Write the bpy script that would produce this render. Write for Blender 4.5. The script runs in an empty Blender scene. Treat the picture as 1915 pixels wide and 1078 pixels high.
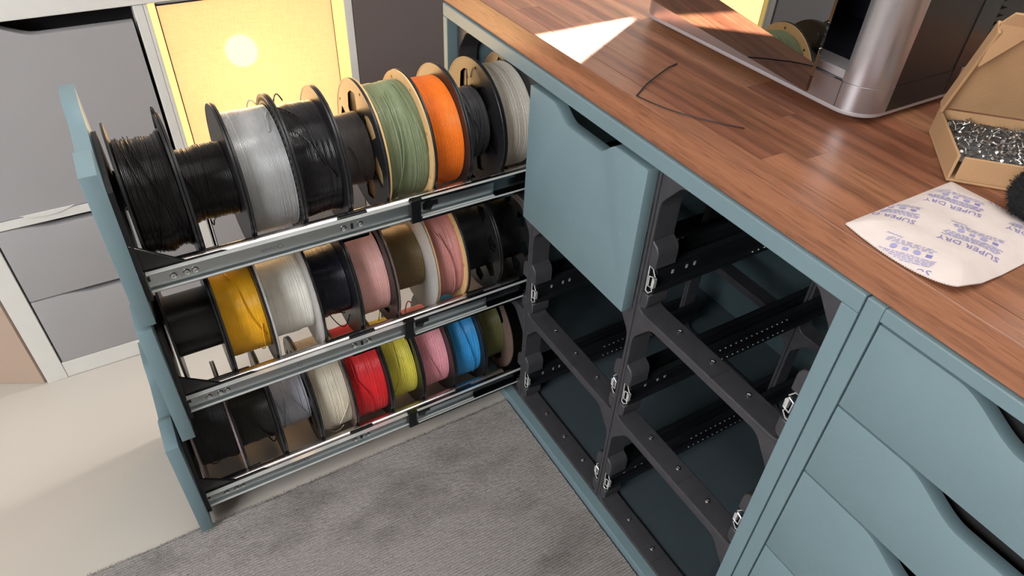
import bpy, bmesh, math, random
from mathutils import Vector, Matrix
from mathutils.geometry import tessellate_polygon
from mathutils import noise as mnoise

rng = random.Random(7)
scene = bpy.context.scene
COL = scene.collection
PI = math.pi
def srgb(r, g, b):
    return tuple(((c/255.0)/12.92 if c/255.0 <= .04045 else ((c/255.0+.055)/1.055)**2.4) for c in (r, g, b))

# ------------------------------------------------------------------ camera
cam_d = bpy.data.cameras.new('camera')
cam = bpy.data.objects.new('camera', cam_d)
COL.objects.link(cam)
right = Vector((.505861, .861733, .038982)); down = Vector((.571555, -.300986, -.763369)); fwd = Vector((-.646087, .408439, -.644785))
m = Matrix.Identity(4)
for i in range(3):
    m[i][0], m[i][1], m[i][2] = right[i], -down[i], -fwd[i]
m[0][3], m[1][3], m[2][3] = .762957, -.496839, .393561
cam.matrix_world = m
cam_d.sensor_width = 36
cam_d.lens = 1301.22/1915*36
cam_d.clip_start = .02
scene.camera = cam

# ------------------------------------------------------------------ world, sun, lights, exposure
w = bpy.data.worlds.new('world'); scene.world = w
w.use_nodes = True
bg = w.node_tree.nodes['Background']
bg.inputs[0].default_value = (.93, .96, 1.0, 1)
bg.inputs[1].default_value = .55

def light(name, kind, loc, target, energy, color=(1, 1, 1), size=1, size_y=None, angle=None):
    d = bpy.data.lights.new(name, kind); o = bpy.data.objects.new(name, d); COL.objects.link(o)
    d.energy = energy; d.color = color
    if kind == 'AREA':
        d.shape = 'RECTANGLE'; d.size = size; d.size_y = size_y or size
    if angle is not None: d.angle = angle
    o.location = loc
    o.rotation_euler = (Vector(target)-Vector(loc)).to_track_quat('-Z', 'Y').to_euler()
    return o
SUN_EL = math.radians(23)
sd = Vector((.5075*math.cos(SUN_EL), -.8617*math.cos(SUN_EL), -math.sin(SUN_EL)))
light('sun', 'SUN', (-1, 2, 2), Vector((-1, 2, 2))+sd, 190, (1, .93, .84), angle=.006)
# ceiling daylight behind the counter, large window behind the camera's right shoulder
light('ceiling_light', 'AREA', (-.5, 1.95, 1.5), (-.3, -.7, -.6), 72, (1, .985, .955), .4, .5)
light('overhead_fill', 'AREA', (.45, .25, 1.96), (.45, .25, 0), 26, (1, .985, .96), 1.5, 1.3)  # unseen fill light added overhead to brighten the counter top
light('window_daylight', 'AREA', (1.1, -2.45, 1.0), (.2, 0, -.25), 92, (.95, .975, 1), 1.3, 1.1)
scene.view_settings.view_transform = 'Standard'
scene.view_settings.look = 'None'
scene.view_settings.exposure = 0
scene.view_settings.gamma = 1
scene.view_settings.use_curve_mapping = False

# ------------------------------------------------------------------ materials
def mat(name, rgb, rough=.5, metal=0., var=.06, scale=30., stretch=(1, 1, 1), bump=0., bscale=300., bstretch=(1, 1, 1), trans=0., ior=1.45,
        coat=0., spec=.5, rvar=0., lin=False):
    m = bpy.data.materials.new(name); m.use_nodes = True
    nt = m.node_tree; N = nt.nodes; L = nt.links
    b = N['Principled BSDF']
    c = rgb if lin else srgb(*rgb)
    tc = N.new('ShaderNodeTexCoord'); mp = N.new('ShaderNodeMapping'); mp.inputs['Scale'].default_value = stretch
    L.new(tc.outputs['Object'], mp.inputs[0])
    nz = N.new('ShaderNodeTexNoise'); nz.inputs['Scale'].default_value = scale; nz.inputs['Detail'].default_value = 5
    L.new(mp.outputs[0], nz.inputs['Vector'])
    cr = N.new('ShaderNodeValToRGB')
    cr.color_ramp.elements[0].position = .3; cr.color_ramp.elements[1].position = .7
    cr.color_ramp.elements[0].color = (*[max(0, x*(1-var)) for x in c], 1)
    cr.color_ramp.elements[1].color = (*[min(1, x*(1+var)) for x in c], 1)
    L.new(nz.outputs[0], cr.inputs[0]); L.new(cr.outputs[0], b.inputs['Base Color'])
    b.inputs['Roughness'].default_value = rough
    b.inputs['Metallic'].default_value = metal
    b.inputs['Transmission Weight'].default_value = trans
    b.inputs['IOR'].default_value = ior
    b.inputs['Coat Weight'].default_value = coat
    b.inputs['Specular IOR Level'].default_value = spec
    if bump:
        m2 = N.new('ShaderNodeMapping'); m2.inputs['Scale'].default_value = bstretch
        L.new(tc.outputs['Object'], m2.inputs[0])
        n2 = N.new('ShaderNodeTexNoise'); n2.inputs['Scale'].default_value = bscale; n2.inputs['Detail'].default_value = 3
        L.new(m2.outputs[0], n2.inputs['Vector'])
        bp = N.new('ShaderNodeBump'); bp.inputs['Strength'].default_value = bump; bp.inputs['Distance'].default_value = .001
        L.new(n2.outputs[0], bp.inputs['Height']); L.new(bp.outputs[0], b.inputs['Normal'])
    return m
M = {}
M['teal'] = mat('teal_paint', (107, 128, 134), .42, var=.03, scale=12, bump=.12, bscale=700)
M['teal_shaded'] = mat('teal_paint_shaded', (62, 78, 82), .5, var=.05)  # darker copy of the teal paint, interior shade put into its colour
M['floor_shade'] = mat('floor_shade_tone', (58, 68, 72), .6, var=.06)  # shade of the cabinet floor put into this colour
M['black'] = mat('black_plastic', (25, 25, 27), .34, var=.1, bump=.1, bscale=400)
M['module'] = mat('printed_black', (58, 57, 60), .5, var=.12, scale=60, bump=.15, bscale=500)
M['gloss_black'] = mat('gloss_black', (20, 20, 22), .18, var=.1)
M['zinc'] = mat('zinc_steel', (174, 180, 182), .3, metal=1, var=.06, scale=8, stretch=(1, .2, 1))
M['lip'] = mat('glint_strip', (226, 228, 226), .3, metal=.55, var=.03)  # light caught on the slide lips, painted as a brighter metal
M['zinc_dark'] = mat('dark_zinc', (92, 96, 100), .24, metal=1, var=.1, scale=8)
M['slide_in'] = mat('slide_inside', (58, 60, 64), .4, metal=.8, var=.1)
M['rod'] = mat('aluminium_rod', (214, 208, 206), .24, metal=1, var=.04)
M['screw'] = mat('screw_steel', (190, 190, 188), .3, metal=1, var=.15, scale=300)
M['clip'] = mat('bright_steel', (235, 236, 234), .25, metal=.6, var=.03)
M['white'] = mat('white_laminate', (206, 204, 198), .5, var=.02, bump=.08, bscale=500)
M['grey'] = mat('grey_front', (150, 148, 149), .5, var=.02, scale=6, bump=.08, bscale=600)
M['dark_wall'] = mat('dark_taupe', (98, 88, 86), .6, var=.04, scale=4)
M['taupe'] = mat('brown_panel', (168, 146, 130), .6, var=.03, scale=5)
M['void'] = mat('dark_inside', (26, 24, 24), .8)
M['floor'] = mat('floor_vinyl', (176, 169, 160), .5, var=.03, scale=3, bump=.04, bscale=120)
M['wall'] = mat('wall_plaster', (176, 170, 164), .9, var=.03, scale=5, bump=.1, bscale=80)
M['card'] = mat('cardboard', (176, 138, 100), .85, var=.06, scale=25, bump=.25, bscale=200, bstretch=(1, 6, 1))
M['kraft'] = mat('kraft_flange', (196, 160, 112), .8, var=.06, scale=60, bump=.15, bscale=300)
M['silver'] = mat('printer_silver', (176, 172, 175), .27, metal=.85, var=.02, scale=20, bump=.05, bscale=900)
M['printer_grey'] = mat('printer_grey', (168, 160, 160), .45, metal=.3, var=.02, bump=.06, bscale=900)
M['printer_dark'] = mat('printer_dark', (22, 21, 22), .34, var=.04)
M['chamber'] = mat('chamber_dark', (38, 38, 48), .5, var=.05)
M['foot'] = mat('rubber', (60, 58, 58), .7)
M['clear'] = mat('clear_plastic', (225, 220, 216), .3, trans=.55, ior=1.3, var=.06, scale=500, bump=.6, bscale=900)
M['smoke'] = mat('smoke_plastic', (140, 118, 108), .15, trans=.5, ior=1.3, var=.05)
M['glitter'] = mat('glitter_acrylic', (142, 124, 126), .35, var=.5, scale=900, bump=.5, bscale=900)
M['packet'] = mat('packet_paper', (206, 193, 187), .75, var=.04, scale=40, bump=.3, bscale=150)
M['ink'] = mat('packet_ink', (124, 118, 170), .8, var=.08, scale=300)
M['ink2'] = mat('packet_ink_pale', (152, 148, 188), .8, var=.08, scale=300)
M['etch'] = mat('etched_text', (96, 102, 105), .6, metal=.2)
M['heap'] = mat('screw_mass', (92, 92, 92), .5, metal=.3, var=.6, scale=700, bump=1, bscale=600)
M['fuzz'] = mat('black_fleece', (24, 24, 25), .95, var=.4, scale=200, bump=1, bscale=500)
M['rug'] = mat('rug_pile', (143, 138, 134), .95, var=.55, scale=900, bump=1, bscale=1200, spec=.1)

def rug_patches(m):
    nt = m.node_tree; N = nt.nodes; L = nt.links; b = N['Principled BSDF']
    src = b.inputs['Base Color'].links[0].from_socket
    tc = [n for n in N if n.type == 'TEX_COORD'][0]
    mp = N.new('ShaderNodeMapping'); mp.inputs['Scale'].default_value = (9, 5, 1); L.new(tc.outputs['Object'], mp.inputs[0])
    nz = N.new('ShaderNodeTexNoise'); nz.inputs['Scale'].default_value = 1.0; nz.inputs['Detail'].default_value = 4; nz.inputs['Roughness'].default_value = .65
    L.new(mp.outputs[0], nz.inputs['Vector'])
    cr = N.new('ShaderNodeValToRGB'); cr.color_ramp.elements[0].position = .30; cr.color_ramp.elements[0].color = (.5, .5, .51, 1)
    cr.color_ramp.elements[1].position = .50; cr.color_ramp.elements[1].color = (1, 1, 1, 1)
    L.new(nz.outputs[0], cr.inputs[0])
    mx = N.new('ShaderNodeMix'); mx.data_type = 'RGBA'; mx.blend_type = 'MULTIPLY'; mx.inputs[0].default_value = .8
    L.new(src, mx.inputs[6]); L.new(cr.outputs[0], mx.inputs[7]); L.new(mx.outputs[2], b.inputs['Base Color'])
rug_patches(M['rug'])

def wood_material():
    m = bpy.data.materials.new('oiled_hardwood'); m.use_nodes = True
    nt = m.node_tree; N = nt.nodes; L = nt.links; b = N['Principled BSDF']
    geo = N.new('ShaderNodeNewGeometry'); oi = N.new('ShaderNodeObjectInfo')
    mp = N.new('ShaderNodeMapping'); mp.inputs['Scale'].default_value = (1.5, 46, 46)
    off = N.new('ShaderNodeVectorMath'); off.operation = 'SCALE'; off.inputs[0].default_value = (7, 3, 5)
    L.new(oi.outputs['Random'], off.inputs['Scale'])
    add = N.new('ShaderNodeVectorMath'); L.new(geo.outputs['Position'], add.inputs[0]); L.new(off.outputs[0], add.inputs[1])
    L.new(add.outputs[0], mp.inputs[0])
    n1 = N.new('ShaderNodeTexNoise'); n1.inputs['Scale'].default_value = 1; n1.inputs['Detail'].default_value = 6; n1.inputs['Distortion'].default_value = .6
    L.new(mp.outputs[0], n1.inputs['Vector'])
    base = N.new('ShaderNodeValToRGB'); e = base.color_ramp.elements
    stops = [(0, (138, 88, 66)), (.25, (147, 97, 73)), (.5, (152, 103, 77)), (.75, (174, 125, 90)), (1, (133, 85, 65))]
    e[0].position = 0; e[0].color = (*srgb(*stops[0][1]), 1); e[1].position = 1; e[1].color = (*srgb(*stops[-1][1]), 1)
    for p_, c_ in stops[1:-1]:
        q = e.new(p_); q.color = (*srgb(*c_), 1)
    L.new(oi.outputs['Random'], base.inputs[0])
    gr = N.new('ShaderNodeValToRGB'); gr.color_ramp.elements[0].position = .3; gr.color_ramp.elements[0].color = (.42, .37, .34, 1)
    gr.color_ramp.elements[1].position = .68; gr.color_ramp.elements[1].color = (1.1, 1.06, 1.0, 1)
    L.new(n1.outputs[0], gr.inputs[0])
    mx = N.new('ShaderNodeMix'); mx.data_type = 'RGBA'; mx.blend_type = 'MULTIPLY'; mx.inputs[0].default_value = 1
    L.new(base.outputs[0], mx.inputs[6]); L.new(gr.outputs[0], mx.inputs[7])
    mp2 = N.new('ShaderNodeMapping'); mp2.inputs['Scale'].default_value = (30, 420, 420); L.new(add.outputs[0], mp2.inputs[0])
    n2 = N.new('ShaderNodeTexNoise'); n2.inputs['Scale'].default_value = 1; n2.inputs['Detail'].default_value = 2; L.new(mp2.outputs[0], n2.inputs['Vector'])
    g2 = N.new('ShaderNodeValToRGB'); g2.color_ramp.elements[0].position = .34; g2.color_ramp.elements[0].color = (.72, .7, .68, 1); g2.color_ramp.elements[1].position = .5; g2.color_ramp.elements[1].color = (1, 1, 1, 1)
    L.new(n2.outputs[0], g2.inputs[0])
    mx2 = N.new('ShaderNodeMix'); mx2.data_type = 'RGBA'; mx2.blend_type = 'MULTIPLY'; mx2.inputs[0].default_value = 1
    L.new(mx.outputs[2], mx2.inputs[6]); L.new(g2.outputs[0], mx2.inputs[7]); L.new(mx2.outputs[2], b.inputs['Base Color'])
    b.inputs['Roughness'].default_value = .38
    bp = N.new('ShaderNodeBump'); bp.inputs['Strength'].default_value = .12; bp.inputs['Distance'].default_value = .0006
    L.new(n2.outputs[0], bp.inputs['Height']); L.new(bp.outputs[0], b.inputs['Normal'])
    return m
M['wood'] = wood_material()

def mirror_glass():
    m = bpy.data.materials.new('dark_door_glass'); m.use_nodes = True
    nt = m.node_tree; N = nt.nodes; L = nt.links; out = N['Material Output']; N.remove(N['Principled BSDF'])
    gl = N.new('ShaderNodeBsdfGlossy'); gl.inputs['Roughness'].default_value = .015; gl.inputs['Color'].default_value = (.75, .73, .72, 1)
    tr = N.new('ShaderNodeBsdfTransparent'); tr.inputs['Color'].default_value = (.05, .05, .06, 1)
    mx = N.new('ShaderNodeMixShader'); mx.inputs[0].default_value = .36
    L.new(tr.outputs[0], mx.inputs[1]); L.new(gl.outputs[0], mx.inputs[2]); L.new(mx.outputs[0], out.inputs[0])
    return m
M['glass'] = mirror_glass()

def lamp_fabric():
    # woven shade in front of the lamp: a translucent weave that also lets a blurred image of the bulb through
    m = bpy.data.materials.new('lamp_fabric'); m.use_nodes = True
    nt = m.node_tree; N = nt.nodes; L = nt.links; out = N['Material Output']; N.remove(N['Principled BSDF'])
    tc = N.new('ShaderNodeTexCoord')
    def weave(sc):
        mp = N.new('ShaderNodeMapping'); mp.inputs['Scale'].default_value = sc; L.new(tc.outputs['Object'], mp.inputs[0])
        nz = N.new('ShaderNodeTexNoise'); nz.inputs['Scale'].default_value = 1; nz.inputs['Detail'].default_value = 3; L.new(mp.outputs[0], nz.inputs['Vector'])
        return nz.outputs[0]
    a = weave((1, 60, 900)); b = weave((1, 900, 60))
    ad = N.new('ShaderNodeMath'); ad.operation = 'ADD'; L.new(a, ad.inputs[0]); L.new(b, ad.inputs[1])
    cr = N.new('ShaderNodeValToRGB'); cr.color_ramp.elements[0].position = .3; cr.color_ramp.elements[0].color = (.86, .60, .34, 1)
    cr.color_ramp.elements[1].position = .6; cr.color_ramp.elements[1].color = (1, .70, .44, 1)
    hf = N.new('ShaderNodeMath'); hf.operation = 'MULTIPLY'; hf.inputs[1].default_value = .5; L.new(ad.outputs[0], hf.inputs[0]); L.new(hf.outputs[0], cr.inputs[0])
    em = N.new('ShaderNodeEmission'); em.inputs['Strength'].default_value = .37; L.new(cr.outputs[0], em.inputs[0])
    tl = N.new('ShaderNodeBsdfTranslucent'); L.new(cr.outputs[0], tl.inputs[0])
    rf = N.new('ShaderNodeBsdfRefraction'); rf.inputs['IOR'].default_value = 1.12; rf.inputs['Roughness'].default_value = .3; rf.inputs['Color'].default_value = (1, .95, .8, 1)
    mx = N.new('ShaderNodeMixShader'); mx.inputs[0].default_value = .22
    L.new(tl.outputs[0], mx.inputs[1]); L.new(rf.outputs[0], mx.inputs[2])
    sm = N.new('ShaderNodeAddShader'); L.new(mx.outputs[0], sm.inputs[0]); L.new(em.outputs[0], sm.inputs[1])
    L.new(sm.outputs[0], out.inputs[0])
    return m
M['fabric'] = lamp_fabric()
def emit(name, col, s):
    m = bpy.data.materials.new(name); m.use_nodes = True
    b = m.node_tree.nodes['Principled BSDF']; b.inputs['Base Color'].default_value = (*col, 1)
    b.inputs['Emission Color'].default_value = (*col, 1); b.inputs['Emission Strength'].default_value = s
    return m
M['bulb'] = emit('warm_bulb', (1, .90, .66), 20)
M['gap_glow'] = emit('gap_glow_emission', (1, .72, .22), .95)  # lit box interior showing through the gaps, put into emission

def filament(name, rgb, rough=.3, trans=0.):
    return mat(name, rgb, rough, var=.05, scale=80, trans=trans, ior=1.3, coat=.15)

# ------------------------------------------------------------------ mesh helpers
class MB:
    def __init__(s): s.v = []; s.f = []
    def add(s, v, f):
        o = len(s.v); s.v += [tuple(p) for p in v]; s.f += [tuple(i+o for i in q) for q in f]; return s
    def box(s, x0, x1, y0, y1, z0, z1):
        v = [(x, y, z) for x in (x0, x1) for y in (y0, y1) for z in (z0, z1)]
        return s.add(v, [(0, 1, 3, 2), (4, 6, 7, 5), (0, 4, 5, 1), (2, 3, 7, 6), (0, 2, 6, 4), (1, 5, 7, 3)])
    def obox(s, c, ax, ay, az, hx, hy, hz):
        c = Vector(c); v = [c+ax*(i*hx)+ay*(j*hy)+az*(k*hz) for i in (-1, 1) for j in (-1, 1) for k in (-1, 1)]
        return s.add(v, [(0, 1, 3, 2), (4, 6, 7, 5), (0, 4, 5, 1), (2, 3, 7, 6), (0, 2, 6, 4), (1, 5, 7, 3)])
    def plate(s, outer, holes, axis, a, b):
        """polygon (2D lists, with holes) extruded along an axis between a and b"""
        loops = [outer]+list(holes)
        tri = tessellate_polygon([[Vector((p[0], p[1], 0)) for p in l] for l in loops])
        pts = [p for l in loops for p in l]; n = len(pts)
        def P(p, d):
            return {'X': (d, p[0], p[1]), 'Y': (p[0], d, p[1]), 'Z': (p[0], p[1], d)}[axis]
        v = [P(p, a) for p in pts]+[P(p, b) for p in pts]
        f = [tuple(t) for t in tri]+[tuple(i+n for i in reversed(t)) for t in tri]
        o = 0
        for l in loops:
            k = len(l)
            for i in range(k):
                j = (i+1) % k
                f.append((o+i, o+j, n+o+j, n+o+i))
            o += k
        return s.add(v, f)
    def lathe(s, prof, cx, cz, n=64, closed=False):
        """profile of (y, r) revolved about a Y axis through (cx, cz)"""
        v = []; k = len(prof)
        for i in range(n):
            t = 2*PI*i/n; c_, s_ = math.cos(t), math.sin(t)
            v += [(cx+r*c_, y, cz+r*s_) for y, r in prof]
        f = []
        for i in range(n):
            j = (i+1) % n
            for q in range(k if closed else k-1):
                q2 = (q+1) % k
                f.append((i*k+q, i*k+q2, j*k+q2, j*k+q))
        return s.add(v, f)
    def tube(s, pts, r, n=8, cap=True):
        pts = [Vector(p) for p in pts]; rings = []; up = None; v = []; f = []
        for i, p in enumerate(pts):
            t = (pts[min(i+1, len(pts)-1)]-pts[max(i-1, 0)]).normalized()
            if up is None:
                up = t.orthogonal().normalized()
            up = (up-t*up.dot(t)); up = up.normalized() if up.length > 1e-6 else t.orthogonal().normalized()
            sd_ = t.cross(up)
            for q in range(n):
                a_ = 2*PI*q/n; v.append(p+up*(r*math.cos(a_))+sd_*(r*math.sin(a_)))
        for i in range(len(pts)-1):
            for q in range(n):
                q2 = (q+1) % n
                f.append((i*n+q, i*n+q2, (i+1)*n+q2, (i+1)*n+q))
        if cap:
            f.append(tuple(range(n-1, -1, -1))); f.append(tuple((len(pts)-1)*n+q for q in range(n)))
        return s.add(v, f)

def mkobj(name, mb, material, parent=None, bevel=0, seg=2, smooth=None, recalc=True):
    me = bpy.data.meshes.new(name)
    me.from_pydata(mb.v, [], mb.f); me.update()
    if recalc or bevel:
        bm = bmesh.new(); bm.from_mesh(me)
        bmesh.ops.recalc_face_normals(bm, faces=bm.faces)
        if bevel:
            ed = [e for e in bm.edges if len(e.link_faces) == 2 and e.calc_face_angle() > .6]
            bmesh.ops.bevel(bm, geom=ed, offset=bevel, segments=seg, profile=.5, affect='EDGES', clamp_overlap=True)
        bm.to_mesh(me); bm.free()
    if smooth is not None:
        me.shade_smooth()
        if smooth < 3: me.set_sharp_from_angle(angle=smooth)
    me.materials.append(material)
    o = bpy.data.objects.new(name, me); COL.objects.link(o)
    if parent: o.parent = parent; 
    return o
def centre(o):
    """put a mesh object's origin at its bounding-box centre (no parent transform)"""
    vs = [v.co for v in o.data.vertices]
    c = Vector([(min(v[i] for v in vs)+max(v[i] for v in vs))/2 for i in range(3)])
    o.data.transform(Matrix.Translation(-c)); o.location = o.location+c
    return o
def thing(name, label, cat, loc=(0, 0, 0), group=None):
    o = bpy.data.objects.new(name, None); COL.objects.link(o); o.empty_display_size = .02
    o.location = loc; o['label'] = label; o['category'] = cat
    if group: o['group'] = group
    return o
def tag(o, label, cat, group=None, kind=None):
    o['label'] = label; o['category'] = cat
    if group: o['group'] = group
    if kind: o['kind'] = kind
    return o
def part(name, mb, material, root, **k):
    """mesh given in world coordinates, parented to a thing standing at root.location (or to one of its parts)"""
    o = mkobj(name, mb, material, None, **k)
    o.parent = root
    base = Vector(root.location); r = root
    while r.parent: r = r.parent; base = base+Vector(r.location)
    o.location = -base
    return o
def dup_tree(o, delta, root=True):
    c = o.copy(); COL.objects.link(c)
    if root: c.location = Vector(o.location)+Vector(delta)
    for ch in list(o.children):
        k = dup_tree(ch, delta, False); k.parent = c
    return c
def struct(name, mb, material, **k):
    o = mkobj(name, mb, material, **k); o['kind'] = 'structure'; return o
def rrect(x0, x1, y0, y1, r, n=6):
    out = []
    for cx, cy, a0 in ((x1-r, y1-r, 0), (x0+r, y1-r, 90), (x0+r, y0+r, 180), (x1-r, y0+r, 270)):
        for i in range(n+1):
            a = math.radians(a0+90*i/n); out.append((cx+r*math.cos(a), cy+r*math.sin(a)))
    return out
def round_poly(pts, rads, n=5):
    out = []; k = len(pts)
    for i in range(k):
        p = Vector(pts[i]); a = Vector(pts[i-1]); b = Vector(pts[(i+1) % k]); r = rads[i]
        if r <= 0: out.append((p.x, p.y)); continue
        da = (a-p).normalized(); db = (b-p).normalized()
        s0 = p+da*r; s1 = p+db*r
        for j in range(n+1):
            t = j/n; q = s0*(1-t)**2+p*(2*t*(1-t))+s1*t*t; out.append((q.x, q.y))
    return out
def circle(r, n=64, cx=0, cy=0, a0=0):
    return [(cx+r*math.cos(a0+2*PI*i/n), cy+r*math.sin(a0+2*PI*i/n)) for i in range(n)]
def sstep(t):
    t = max(0, min(1, t)); return t*t*(3-2*t)

# ------------------------------------------------------------------ constants of the place (metres)
P = .26; Q = .2241                # cell pitch across and down
ZF = -.690                         # floor
ZC = .058                          # counter top
FZ0, FZ1 = -.2242, -.0075          # drawer front bottom / top in its row
XA, XB = .0008, .2552

# ------------------------------------------------------------------ room
struct('floor', MB().box(-1.2, 3.0, -2.8, 2.4, ZF-.05, ZF), M['floor'])
# left wall; its unseen window is narrowed to a slot that shapes the sun patch
wy0, wy1 = 1.82, 2.20
sill_z = ZC+(1.10/.5075)*math.tan(SUN_EL)
mb = MB()
mb.box(-1.2, -1.1, -2.7, wy0, ZF, 2.0); mb.box(-1.2, -1.1, wy1, 2.3, ZF, 2.0)
mb.box(-1.2, -1.1, wy0, wy1, ZF, sill_z); mb.box(-1.2, -1.1, wy0, wy1, sill_z+.17, 2.0)
struct('wall_left', mb, M['wall'])
win = struct('window_slot', MB().box(-1.16, -1.14, wy0, wy0+.01, sill_z, sill_z+.17).box(-1.16, -1.14, wy1-.01, wy1, sill_z, sill_z+.17).box(-1.16, -1.14, wy0, wy1, sill_z+.15, sill_z+.17), M['white'])
struct('wall_back', MB().box(-1.2, 3.0, 2.3, 2.4, ZF, 2.0), M['wall'])
struct('wall_right', MB().box(2.9, 3.0, -2.7, 2.4, ZF, 2.0), M['wall'])
struct('wall_front', MB().box(-1.2, 3.0, -2.8, -2.7, ZF, 2.0), M['wall'])
struct('ceiling', MB().box(-1.2, 3.0, -2.8, 2.4, 2.0, 2.1), M['wall'])
struct('trim_1', MB().box(-.62, -.50, -.0735, .62, ZF, .004), M['dark_wall'])   # dark filler panel that closes the corner

mb = MB(); d_ = Vector((-.459, -.888, 0)); mb.obox(Vector((-.507, -.788, -.345))+d_*.30, d_, Vector((.888, -.459, 0)), Vector((0, 0, 1)), .298, .004, .344)
struct('trim_2', mb, M['taupe'])      # brown panel beside the grey cabinet

# ------------------------------------------------------------------ rug (ribbed pile running along Y)
def rug():
    x0, x1, y0, y1 = -.022, .80, -1.12, -.003
    pitch = .0046; sub = 4; ny = 300
    nx = int((x1-x0)/pitch)*sub
    v = []; f = []
    for i in range(nx+1):
        x = x0+(x1-x0)*i/nx; ph = (i % sub)/sub
        for j in range(ny+1):
            y = y0+(y1-y0)*j/ny
            wob = mnoise.noise(Vector((x*9, y*5, 3)))
            soft = .5+.5*max(-1, min(1, 2.2*mnoise.noise(Vector((x*7+5, y*4, 9)))))
            rib = (.5-.5*math.cos(2*PI*ph))*(.0003+.0024*soft)
            n = mnoise.noise(Vector((x*420, y*300, 0)))*.0016+rng.uniform(-.0011, .0011)
            ex = 0
            if i == 0: ex = rng.uniform(-.003, .0015)
            edge = min(1, min(i, nx-i)/3)
            v.append((x+ex+rng.uniform(-.0005, .0005)+mnoise.noise(Vector((y*8, x*30, 1)))*.0008, y, ZF+.0008+edge*(.0082+rib+n+.0012*wob)))
    for i in range(nx):
        for j in range(ny):
            a = i*(ny+1)+j; f.append((a, a+ny+1, a+ny+2, a+1))
    mb = MB(); mb.v = v; mb.f = f
    o = mkobj('pile_surface', mb, M['rug'], recalc=False, smooth=3.2)
    o['kind'] = 'stuff'
    root = thing('rug', 'grey ribbed low-pile rug with darker worn smudges on the pale floor', 'rug', (0, 0, ZF))
    o.parent = root; o.location = (0, 0, -ZF)
    part('backing', MB().box(x0+.001, x1, y0, y1-.001, ZF+.0002, ZF+.002), M['rug'], root)
    # fringe tufts along the visible long edge
    mb = MB()
    for k in range(700):
        y = y0+(y1-y0)*k/700; x = x0+rng.uniform(-.001, .002)
        mb.tube([(x, y, ZF+.002), (x-rng.uniform(.0005, .004), y+rng.uniform(-.002, .002), ZF+rng.uniform(.003, .008))], .0006, 3, False)
    t = part('edge_tufts', mb, M['rug'], root, recalc=False); t['kind'] = 'stuff'
rug()

# ------------------------------------------------------------------ left run: grey unit, lamp unit, worktop (fronts in the plane X = -.5)
XG = -.50
def front_profile(y0, y1, z0, z1, cut, start, end, rc=.006):
    """YZ outline of a front; its top edge is lowered by `cut` between start and end"""
    top = []
    n = 26
    for i in range(n+1):
        y = y1+(y0-y1)*i/n
        d = cut*sstep((y-start)/(.07))*(1 if end is None else sstep((end-y)/.07))
        top.append((y, z1-d))
    pts = [(y0, z0), (y1, z0)]+top
    return pts
g = thing('grey_cabinet', 'grey fronted cabinet with white frame, one tall door over two shallow drawers', 'cabinet', (XG, -.6, ZF))
part('side_panel', MB().box(-.95, XG, -.786, -.750, ZF, .0035), M['white'], g, bevel=.0012)
part('side_panel', MB().box(-.95, XG, -.4310, -.4160, ZF, .0035), M['white'], g, bevel=.0012)
part('bottom_rail', MB().box(-.95, XG-.001, -.7495, -.4315, ZF+.001, -.650), M['white'], g, bevel=.001)
part('middle_rail', MB().box(-.95, XG-.001, -.7495, -.4315, -.3335, -.3165), M['white'], g, bevel=.001)
part('dark_infill', MB().box(-.95, XG-.05, -.7495, -.4315, ZF+.041, -.335).box(-.95, XG-.06, -.7495, -.4315, -.316, .002), M['void'], g)  # solid dark blocks fill the hollow behind the fronts
part('door', MB().plate(front_profile(-.7465, -.4365, -.3145, .0005, .0215, -.64, None), [], 'X', XG-.018, XG), M['grey'], g, bevel=.0025, seg=3, smooth=.6)
part('drawer_front', MB().plate(front_profile(-.7465, -.4365, -.4885, -.336, .009, -.72, None), [], 'X', XG-.018, XG-.0005), M['grey'], g, bevel=.002, seg=3, smooth=.6)
part('drawer_front', MB().plate(front_profile(-.7465, -.4365, -.6475, -.492, .009, -.70, None), [], 'X', XG-.018, XG-.0005), M['grey'], g, bevel=.002, seg=3, smooth=.6)
# lens-shaped white lip under the door
part('door_lip', MB().plate([(-.70+.085*i/12, -.3165+.004-.009*math.sin(PI*i/12)) for i in range(13)], [], 'X', XG-.016, XG+.001), M['white'], g)

l = thing('lamp_cabinet', 'white framed cabinet with a glowing yellow fabric lamp panel above dark grey drawers', 'cabinet', (XG, -.25, ZF))
part('side_panel', MB().box(-.95, XG, -.4157, -.4100, ZF, .0035).box(-.95, XG, -.4157, -.4090, ZF, -.335), M['white'], l, bevel=.001)
part('side_panel', MB().box(-.95, XG, -.0895, -.0745, ZF, .0035), M['white'], l, bevel=.001)
part('bottom_rail', MB().box(-.95, XG-.001, -.4085, -.090, ZF+.001, -.650), M['white'], l, bevel=.001)
part('middle_rail', MB().box(-.95, XG-.001, -.4085, -.090, -.3335, -.3165), M['white'], l, bevel=.001)
part('dark_infill', MB().box(-.95, XG-.05, -.4085, -.090, ZF+.041, -.335), M['void'], l)  # dark block in place of the hollow interior
for z0, z1 in ((-.4885, -.336), (-.6475, -.492)):
    part('drawer_front', MB().plate(front_profile(-.4075, -.0915, z0, z1, .009, -.38, None), [], 'X', XG-.018, XG-.0005), M['grey'], l, bevel=.002, seg=3, smooth=.6)
part('lit_liner', MB().box(-.78, -.77, -.4097, -.090, -.316, .003).box(-.77, XG-.004, -.4097, -.4067, -.316, .003).box(-.77, XG-.004, -.0930, -.0900, -.316, .003)
     .box(-.77, XG-.004, -.4067, -.093, -.316, -.3135).box(-.77, XG-.004, -.4067, -.093, .0005, .003), M['white'], l)
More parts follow.
